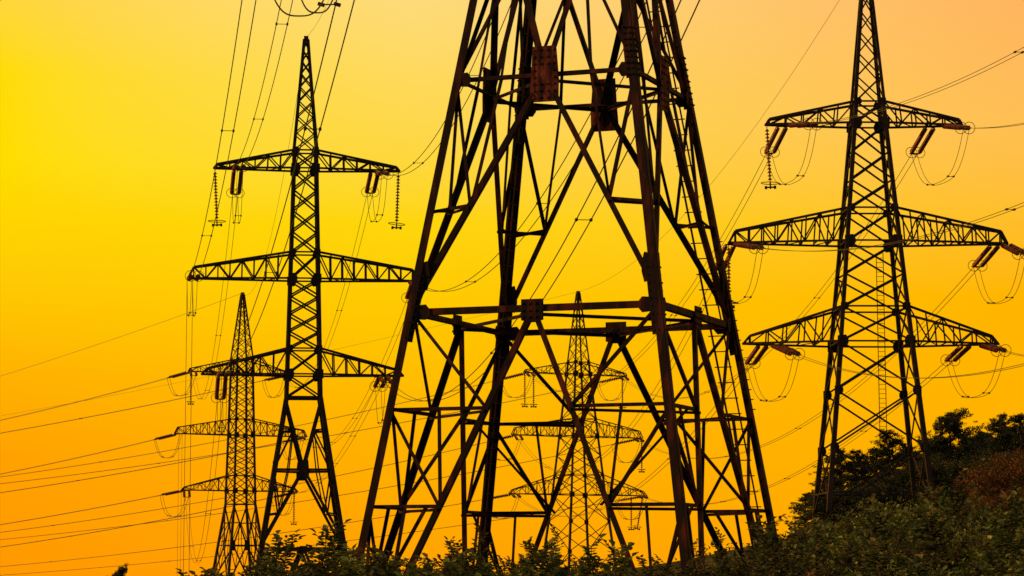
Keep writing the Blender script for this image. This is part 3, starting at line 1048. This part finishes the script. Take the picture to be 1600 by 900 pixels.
def make_shrub(seed, H, R, stems, leaf, leafw, tw_step, mat_leaf, upright=0.5, pair=True, name='foliage'):
    rng = np.random.default_rng(seed)
    mb = MB()
    P0, D, Nn, Ls = [], [], [], []
    for s in range(stems):
        a = rng.uniform(0, 2 * math.pi)
        lean = rng.uniform(.05, 1) ** .7
        hh = H * rng.uniform(.62, 1.0) * (1 - .25 * lean)
        ex = np.array([math.cos(a), math.sin(a)]) * R * lean
        b0 = np.array([math.cos(a), math.sin(a)]) * R * .18 * rng.uniform(0, 1)
        n = 9
        pts = []
        wob = rng.normal(0, .05 * H, (n + 1, 2)).cumsum(0) * .35
        for k in range(n + 1):
            t = k / n
            xy = b0 + ex * t ** (1.2 + upright) + wob[k] * t
            pts.append(np.array([xy[0], xy[1], hh * (t ** .92)]))
        mb.tube(pts, [0.016 * (1 - .8 * k / n) for k in range(n + 1)], 4)
        pts = np.array(pts)
        # twigs
        nt_ = int(hh * .85 / tw_step)
        for j in range(nt_):
            t = .18 + .82 * (j + rng.uniform(0, .6)) / nt_
            t = min(t, .995)
            f = t * n
            k = min(int(f), n - 1)
            p = pts[k] + (pts[k + 1] - pts[k]) * (f - k)
            sd = pts[k + 1] - pts[k]
            sd /= np.linalg.norm(sd)
            ang = j * 2.4 + rng.uniform(-.5, .5)
            out = np.array([math.cos(ang), math.sin(ang), rng.uniform(.15, .75)])
            out = out * .85 + sd * .45
            out /= np.linalg.norm(out)
            tl = rng.uniform(.16, .46) * (1.15 - .75 * t)
            nl = max(3, int(tl / (leaf * .48)))
            mb.tube([p, p + out * tl * .5 + [0, 0, .01], p + out * tl + [0, 0, -.02]], [0.006, .004, .002], 3)
            for q in range(nl):
                tq = (q + .6) / nl
                base = p + out * tl * tq + np.array([0, 0, -.02 * tq])
                sdv = np.cross(out, [0, 0, 1.0])
                sdv /= np.linalg.norm(sdv) + 1e-9
                sides = (-1, 1) if pair else ((1,) if q % 2 else (-1,))
                for sg in sides:
                    d = out * .6 + sdv * sg * rng.uniform(.5, 1.0) + np.array([0, 0, rng.uniform(-.45, .2)])
                    P0.append(base); D.append(d)
                    Nn.append(np.array([0, 0, 1.0]) + rng.normal(0, .45, 3))
                    Ls.append(leaf * rng.uniform(.65, 1.15) * (1.0 if t < .9 else .8))
            P0.append(p + out * tl); D.append(out + np.array([0, 0, -.2])); Nn.append(np.array([0, 0, 1.0]) + rng.normal(0, .4, 3)); Ls.append(leaf)
        # leaves up the leader tip
        for q in range(10):
            t = .82 + .018 * q
            f = min(t * n, n - .001)
            k = int(f)
            p = pts[k] + (pts[k + 1] - pts[k]) * (f - k)
            for sg in (0, math.pi):
                an = q * 1.57 + sg
                P0.append(p); D.append(np.array([math.cos(an), math.sin(an), .25])); Nn.append(np.array([0, 0, 1.0]) + rng.normal(0, .3, 3)); Ls.append(leaf * (1.1 - .04 * q))
    P0, D, Nn, Ls = map(np.array, (P0, D, Nn, Ls))
    V, Fq = leaves(P0, D, Nn, Ls, Ls * leafw, .22, rng)
    return mb.mesh('stems', M_STEM), quads_mesh(name, V, Fq, mat_leaf), H

SH = [make_shrub(11, 2.6, 1.15, 28, .128, .64, .098, M_BRIGHT, .5),
      make_shrub(12, 2.3, 1.25, 32, .105, .58, .085, M_LEAF2, .2),
      make_shrub(13, 2.9, 1.0, 25, .138, .66, .105, M_LEAF, .8, False),
      make_shrub(14, 2.5, 1.2, 34, .085, .52, .075, M_LEAF2, .35),
      make_shrub(15, 2.6, 1.0, 20, .095, .50, .095, M_RED, .6)]
ROUND = []
SPRIG = [make_shrub(21, 2.2, .16, 2, .115, .5, .08, M_LEAF2, .9), make_shrub(22, 2.0, .28, 4, .11, .55, .08, M_LEAF2, .9)]

def make_tree(seed, H, R, nb, leaf, mat_leaf, low=.2, names=('trunk', 'crown'), clump=.24):
    rng = np.random.default_rng(seed)
    tr = MB()
    n = 8
    tp = [np.array([rng.normal(0, .06) * k, rng.normal(0, .06) * k, H * .8 * k / n]) for k in range(n + 1)]
    tr.tube(tp, [.14 * (1 - .85 * k / n) + .015 for k in range(n + 1)], 7)
    P0, D, Ls = [], [], []
    for b in range(nb):
        t = low + (1 - low) * (b + rng.uniform(0, 1)) / nb
        f = min(t * n, n - .01)
        k = int(f)
        p = tp[k] + (tp[k + 1] - tp[k]) * (f - k)
        a = rng.uniform(0, 6.28)
        ln = R * (1.15 - .75 * t) * rng.uniform(.6, 1.15)
        e = p + np.array([math.cos(a) * ln, math.sin(a) * ln, ln * rng.uniform(.3, .9)])
        tr.tube([p, p + (e - p) * .5, e], [.04, .025, .008], 4)
        for q in range(int(4 + ln * 4)):
            c = p + (e - p) * rng.uniform(.3, 1.1) + rng.normal(0, .25, 3)
            m = 30
            P0.append(c + rng.normal(0, .24, (m, 3)) * [1, 1, .7] * (clump / .24))
            D.append(rng.normal(0, 1, (m, 3)) + [0, 0, -.2])
            Ls.append(rng.uniform(.6, 1.2, m) * leaf)
    P0, D, Ls = np.concatenate(P0), np.concatenate(D), np.concatenate(Ls)
    V, Fq = leaves(P0, D, rng.normal(0, .6, P0.shape) + [0, 0, 1], Ls, Ls * .6, .2, rng)
    return tr.mesh(names[0], M_BARK), quads_mesh(names[1], V, Fq, mat_leaf), H

ROUND += [make_tree(51, 3.0, 1.7, 46, .125, M_BRIGHT, .06, ('stems', 'foliage'), .2),
          make_tree(52, 2.8, 1.9, 50, .105, M_LEAF, .06, ('stems', 'foliage'), .18),
          make_tree(53, 3.1, 1.5, 44, .115, M_LEAF2, .06, ('stems', 'foliage'), .2)]
def shrub(px, py, Y, v, label, name='shrub', wide=1.0, bank=SH, group='shrubs of the thicket'):
    st, lf, H = bank[v]
    top = at(px, py, Y)
    z0 = gz(top[0], Y) - .05
    sc = (top[2] - z0) / (H * 1.27 if bank is ROUND else H * {'saplings': .93}.get(name + 's', .94 if group.endswith('slope') else .88))
    o = tag(empty(name, (top[0], Y, z0), random.uniform(0, 6.28)), label, 'shrub' if name == 'shrub' else 'plant', group)
    w = wide * min(max(sc, .75), 1.35)
    o.scale = (w, w, sc)
    put('stems', st, o)
    put('foliage', lf, o)
    return o

GS = 'shrubs along the bottom of the picture'
shrub(300, 866, 43, 0, 'thin single leafy sprig left of the shrub strip beside the small left pylon', 'sapling', bank=SPRIG, group=GS)
shrub(322, 884, 42, 1, 'low leafy sprig tuft beside the thin sprig under the small left pylon', 'sapling', bank=SPRIG, group=GS)
STRIP = [(408, 845, 44, 2, 'leafy shrub at the left end of the strip under the tall left pylon'),
         (462, 856, 46, 0, 'leafy green shrub below the middle of the tall left pylon'),
         (512, 832, 43, 2, 'taller leafy shrub in front of the right foot of the tall left pylon'),
         (565, 848, 45, 0, 'leafy shrub in front of the left leg of the near pylon'),
         (632, 822, 58, 4, 'backlit reddish feathery shrub just right of the near pylon left leg'),  # rust leaf colour stands in for reddish backlight here
         (668, 858, 43, 1, 'low dark shrub below the left braces of the near pylon'),
         (735, 846, 47, 3, 'fine leaved shrub in front of the rear left leg of the near pylon'),
         (800, 858, 44, 1, 'dark leafy shrub under the middle of the near pylon, left of centre'),
         (850, 846, 48, 3, 'fine leaved shrub left of the distant centre pylon foot'),
         (912, 843, 44, 0, 'leafy shrub with tall shoots in front of the distant centre pylon'),
         (980, 880, 46, 1, 'low shrub between the distant centre pylon and the near pylon front leg'),
         (1040, 890, 44, 3, 'lowest shrub, left of the foot of the near pylon front leg'),
         (430, 866, 41, 3, 'low fine leaved shrub in front of the tall left pylon, lower than its neighbours'),
         (540, 868, 40, 1, 'low dark shrub left of the near pylon left leg base'),
         (610, 866, 41, 0, 'low leafy shrub just right of the near pylon left leg base'),
         (705, 872, 40, 2, 'large leaved low shrub below the near pylon left braces'),
         (770, 868, 41, 0, 'low leafy shrub right of the near pylon rear left leg'),
         (880, 868, 40, 2, 'large leaved low shrub below the distant centre pylon'),
         (945, 872, 41, 3, 'fine leaved low shrub right of the distant centre pylon foot'),
         (1110, 848, 50, 3, 'fine leaved shrub just right of the near pylon front leg'),
         (1168, 838, 54, 2, 'leafy shrub in front of the near pylon right leg')]
for x, y, Y, v, lab in STRIP:
    shrub(x, y, Y, v, lab, group=GS)
GM = 'shrubs of the thicket on the right slope'
MOUND = [(1232, 806, 62, 2, 'leafy shrub against the sky just right of the near pylon right leg'),
         (1285, 806, 66, 0, 'leafy shrub below the left feet of the right hill pylon'),
         (1338, 786, 72, 3, 'fine leaved shrub below the centre of the right hill pylon'),
         (1392, 772, 70, 0, 'rounded shrub below the right half of the right hill pylon'),
         (1444, 758, 68, 0, 'brightest green shrub on the crest right of the right hill pylon foot'),
         (1500, 752, 72, 2, 'leafy crest shrub between the bright green shrub and the rusty bushes'),
         (1548, 716, 84, 4, 'rusty brown bush on the crest left of the picture corner'),
         (1592, 700, 80, 4, 'rusty brown bush at the right edge of the picture'),
         (1475, 728, 90, 4, 'small rusty bush on the crest below the tallest pine'),
         (1575, 760, 66, 2, 'leafy shrub at the right edge below the rusty bushes'),
         (1258, 806, 84, 2, 'leafy shrub left of the right hill pylon feet, behind the crest row'),
         (1305, 796, 88, 0, 'bright leafy shrub between the left feet of the right hill pylon'),
         (1362, 780, 90, 1, 'dark shrub below the centre of the right hill pylon, behind the crest row'),
         (1418, 768, 92, 2, 'large leaved shrub just left of the brightest crest shrub'),
         (1252, 828, 58, 1, 'dark shrub halfway down the slope at its left end'),
         (1225, 850, 52, 3, 'shrub in the lower row at the foot of the near pylon right leg'),
         (1285, 842, 50, 1, 'dark shrub in the lower row left of the slope'),
         (1345, 832, 52, 0, 'leafy shrub in the middle row below the fine leaved crest shrub'),
         (1405, 822, 54, 3, 'fine leaved shrub in the middle row below the rounded crest shrub'),
         (1462, 812, 53, 1, 'dark shrub in the middle row below the brightest shrub'),
         (1522, 800, 55, 2, 'large leaved shrub in the middle row toward the right edge'),
         (1585, 806, 52, 0, 'leafy shrub in the middle row at the right edge'),
         (1352, 858, 40, 4, 'small rusty leaved shrub low on the slope, left of the front row centre'),
         (1502, 872, 40, 4, 'small rusty leaved shrub at the bottom of the slope near the right corner'),
         (1310, 872, 43, 0, 'front row shrub at the bottom, leftmost on the slope'),
         (1385, 866, 42, 2, 'large leaved front row shrub at the bottom of the slope'),
         (1455, 862, 43, 3, 'fine leaved front row shrub at the bottom of the slope'),
         (1530, 858, 42, 0, 'front row shrub at the bottom near the right corner'),
         (1595, 852, 43, 1, 'dark front row shrub in the bottom right corner')]
for x, y, Y, v, lab in MOUND:
    shrub(x, y, Y, v, lab, group=GM, wide=1.05)

for x, y, Y, v, lab in (
        (1216, 800, 58, 1, 'thin leafy shoots standing up just right of the near pylon right leg'),
        (1262, 790, 66, 0, 'single tall leafy shoot left of the right hill pylon feet'),
        (1352, 768, 66, 1, 'thin leafy shoots rising in front of the right hill pylon centre'),
        (1508, 728, 70, 1, 'thin leafy shoots on the crest below the lower pine'),
        (1570, 738, 62, 0, 'single leafy shoot near the right edge in front of the rusty bushes'),
        (1478, 790, 48, 1, 'thin leafy shoots in the slope middle toward the right edge'),
        (1392, 818, 46, 0, 'single leafy shoot standing in the slope centre')):
    shrub(x, y, Y, v, lab, 'sapling', bank=SPRIG, group=GM, wide=1.15)
for x, y, Y, v, lab, w in (
        (1246, 816, 78, 1, 'rounded olive bush just right of the near pylon right leg', 1.0),
        (1290, 800, 98, 2, 'rounded dark bush hiding the left feet of the right hill pylon', 1.0),
        (1338, 788, 104, 0, 'rounded bright bush under the left legs of the right hill pylon', 1.1),
        (1384, 776, 100, 1, 'rounded olive bush under the right legs of the right hill pylon', 1.1),
        (1436, 756, 86, 0, 'rounded bright green bush at the top of the crest', 1.15),
        (1484, 750, 88, 1, 'rounded olive bush on the crest right of the bright one', 1.1),
        (1530, 752, 80, 2, 'rounded dark bush below the rusty bushes', 1.1),
        (1586, 748, 78, 0, 'rounded bright bush at the right edge', 1.1),
        (1312, 826, 60, 0, 'rounded bright bush on the left of the slope middle', .9),
        (1372, 812, 62, 2, 'rounded dark bush in the slope middle', .9),
        (1432, 800, 60, 1, 'rounded olive bush in the slope middle, right of the dark one', .9),
        (1494, 792, 62, 0, 'rounded bright bush in the slope middle toward the right edge', .9),
        (1560, 782, 60, 2, 'rounded dark bush in the slope middle near the right edge', .9),
        (1270, 862, 46, 2, 'rounded dark bush low at the left foot of the slope', .8),
        (1420, 852, 46, 0, 'rounded bright bush low in the slope centre', .8),
        (1560, 842, 46, 1, 'rounded olive bush low at the right of the slope', .8)):
    shrub(x, y, Y, v, lab, bank=ROUND, group=GM, wide=w)

# undergrowth between the shrubs
n = 15000
uy = 36 + 174 * RNG.uniform(0, 1, n) ** 1.6
ux = RNG.uniform(-10, 48, n) * uy / 180 + RNG.uniform(-4, 8, n)
keep = (np.abs(ux) < uy * .22 + 2) & (ux > -9 + (uy - 36) * .05)
ux, uy = ux[keep], uy[keep]
uz = ground_z(ux, uy)
cl = len(ux)
P0 = np.repeat(np.stack([ux, uy, uz], 1), 3, 0) + RNG.normal(0, .15, (cl * 3, 3)) * [1, 1, 0]
P0[:, 2] += RNG.uniform(0, .8, cl * 3)
D = RNG.normal(0, 1, (cl * 3, 3)) + [0, 0, .5]
V, Fq = leaves(P0, D, RNG.normal(0, .5, (cl * 3, 3)) + [0, 0, 1], RNG.uniform(.1, .22, cl * 3), RNG.uniform(.06, .12, cl * 3), .2, RNG)
tag(put('undergrowth', quads_mesh('undergrowth', V, Fq, M_LEAF2)), 'low leafy undergrowth covering the slope', 'undergrowth', kind='stuff')

# ------------------------------------------------------------------ trees
def make_pine(seed, H, crown_from, R, nb, tuft=.46, top_flat=.5):
    rng = np.random.default_rng(seed)
    tr = MB()
    n = 10
    wob = rng.normal(0, .1, (n + 1, 2)).cumsum(0)
    tp = [np.array([wob[k][0], wob[k][1], H * k / n * .97]) for k in range(n + 1)]
    tr.tube(tp, [.17 * (1 - .8 * k / n) + .02 for k in range(n + 1)], 7)
    P0, D, Ls = [], [], []
    def tuftat(c, r, m):
        m = int(m)
        d = rng.normal(0, 1, (m, 3)) + [0, 0, .55]
        d /= np.linalg.norm(d, axis=1, keepdims=True)
        c0 = c + rng.normal(0, r * .30, (m, 3)) * [1, 1, .6]
        P0.append(c0); D.append(d); Ls.append(rng.uniform(.45, 1.0, m) * r * .75)
    for b in range(nb):
        t = crown_from + (1 - crown_from) * (b + rng.uniform(0, 1)) / nb
        f = min(t * n, n - .01)
        k = int(f)
        p = tp[k] + (tp[k + 1] - tp[k]) * (f - k)
        a = rng.uniform(0, 6.28)
        rel = (t - crown_from) / (1 - crown_from)
        env = (math.sin(math.pi * min(1, .25 + rel * .62)) ** .8) * (1 - rel * top_flat)
        ln = R * env * rng.uniform(.55, 1.15)
        up = rng.uniform(-.05, .45) + rel * .4
        e = p + np.array([math.cos(a) * ln, math.sin(a) * ln, ln * up])
        m = p + (e - p) * .55 + [0, 0, -.06 * ln]
        tr.tube([p, m, e], [.045 * (1.2 - rel), .03, .012], 4)
        for q in range(int(7 + ln * 8)):
            s = rng.uniform(.35, 1.05)
            c = p + (e - p) * s + rng.normal(0, .30, 3) * [1, 1, .5] * (.5 + ln * .34)
            tuftat(c, tuft * rng.uniform(.5, 1.1), 26)
    for q in range(4):
        tuftat(tp[-1] + rng.normal(0, .18, 3), tuft * .7, 26)
    P0, D, Ls = np.concatenate(P0), np.concatenate(D), np.concatenate(Ls)
    V, Fq = leaves(P0, D, rng.normal(0, 1, P0.shape), Ls, Ls * .22 + .02, .1, rng)
    return tr.mesh('trunk', M_BARK), quads_mesh('crown', V, Fq, M_PINE), H
PINES = [make_pine(31, 9, .22, 2.4, 40), make_pine(32, 9, .36, 2.9, 34, .5, .25), make_pine(33, 8, .2, 2.1, 36, .42), make_pine(34, 9.5, .28, 2.3, 38, .46, .45)]
TREES = [make_tree(41, 6.5, 2.5, 46, .17, M_DARKLEAF), make_tree(42, 6, 2.7, 46, .15, M_DARKLEAF), make_tree(43, 6, 2.0, 36, .13, M_RED)]
def tree(px, py, Y, bank, v, label, name, cat, group, wide=1.0):
    tr, cr, H = bank[v]
    top = at(px, py, Y)
    z0 = gz(top[0], Y) - .1
    sc = (top[2] - z0) / H
    o = tag(empty(name, (top[0], Y, z0), random.uniform(0, 6.28)), label, cat, group)
    w = wide * (1.1 if name == 'pine_tree' else 1.3) * min(max(sc, .75), 1.5)
    o.scale = (w, w, sc)
    put('trunk', tr, o)
    put('crown', cr, o)
GP = 'pines behind the right hill pylon'
for x, y, Y, v, lab, w in (
        (1258, 772, 226, 2, 'small pine left of the right hill pylon feet', .8),
        (1312, 700, 232, 0, 'pine showing between the left legs of the right hill pylon', .9),
        (1345, 706, 240, 3, 'pine just inside the left legs of the right hill pylon', .9),
        (1388, 676, 236, 2, 'pointed pine seen through the middle of the right hill pylon', 1.0),
        (1420, 694, 245, 3, 'pine just left of the right legs of the right hill pylon', .9),
        (1484, 647, 230, 1, 'tallest flat topped pine just right of the right hill pylon', 1.0),
        (1524, 676, 250, 0, 'lower pine between the flat topped pine and the right edge pines', 1.0),
        (1556, 650, 236, 3, 'slim pine second from the right edge', .85),
        (1594, 650, 240, 0, 'pine cut by the right edge of the picture', 1.0)):
    tree(x, y, Y, PINES, v, lab, 'pine_tree', 'pine tree', GP, w)
for x, y, Y, v, lab, w in (
        (1284, 745, 246, 3, 'rear pine over the left feet of the right hill pylon', 1.1),
        (1366, 702, 262, 0, 'rear pine in the gap between the middle pines', 1.2),
        (1452, 690, 262, 1, 'rear pine just behind the right legs of the right hill pylon', 1.2),
        (1504, 690, 268, 3, 'rear pine in the gap beside the flat topped pine', 1.2),
        (1540, 682, 262, 2, 'rear pine in the gap before the slim pine', 1.2),
        (1576, 672, 266, 1, 'rear pine in the gap between the two right edge pines', 1.2)):
    tree(x, y, Y, PINES, v, lab, 'pine_tree', 'pine tree', GP, w)
GT = 'broadleaf trees below the pines'
for x, y, Y, v, lab, w in (
        (1300, 765, 214, 0, 'dark leafy tree behind the left feet of the right hill pylon', 1.2),
        (1345, 752, 216, 1, 'dark leafy tree behind the middle of the right hill pylon', 1.3),
        (1395, 738, 218, 0, 'dark leafy tree behind the right feet of the right hill pylon', 1.3),
        (1450, 715, 216, 1, 'dark leafy tree below the flat topped pine', 1.3),
        (1505, 712, 214, 0, 'dark leafy tree right of the flat topped pine', 1.3),
        (1560, 705, 212, 1, 'dark leafy tree below the slim pine', 1.3),
        (1605, 700, 208, 0, 'dark leafy tree at the right edge under the last pine', 1.3)):
    tree(x, y, Y, TREES, v, lab, 'broadleaf_tree', 'tree', GT, w)
tree(1572, 690, 120, TREES, 2, 'rust coloured small tree in front of the pines near the right edge', 'broadleaf_tree', 'tree', GT, .9)
tree(190, 891, 160, PINES, 1, 'lone tree top poking over the bottom edge at the left', 'pine_tree', 'pine tree', None, .42)
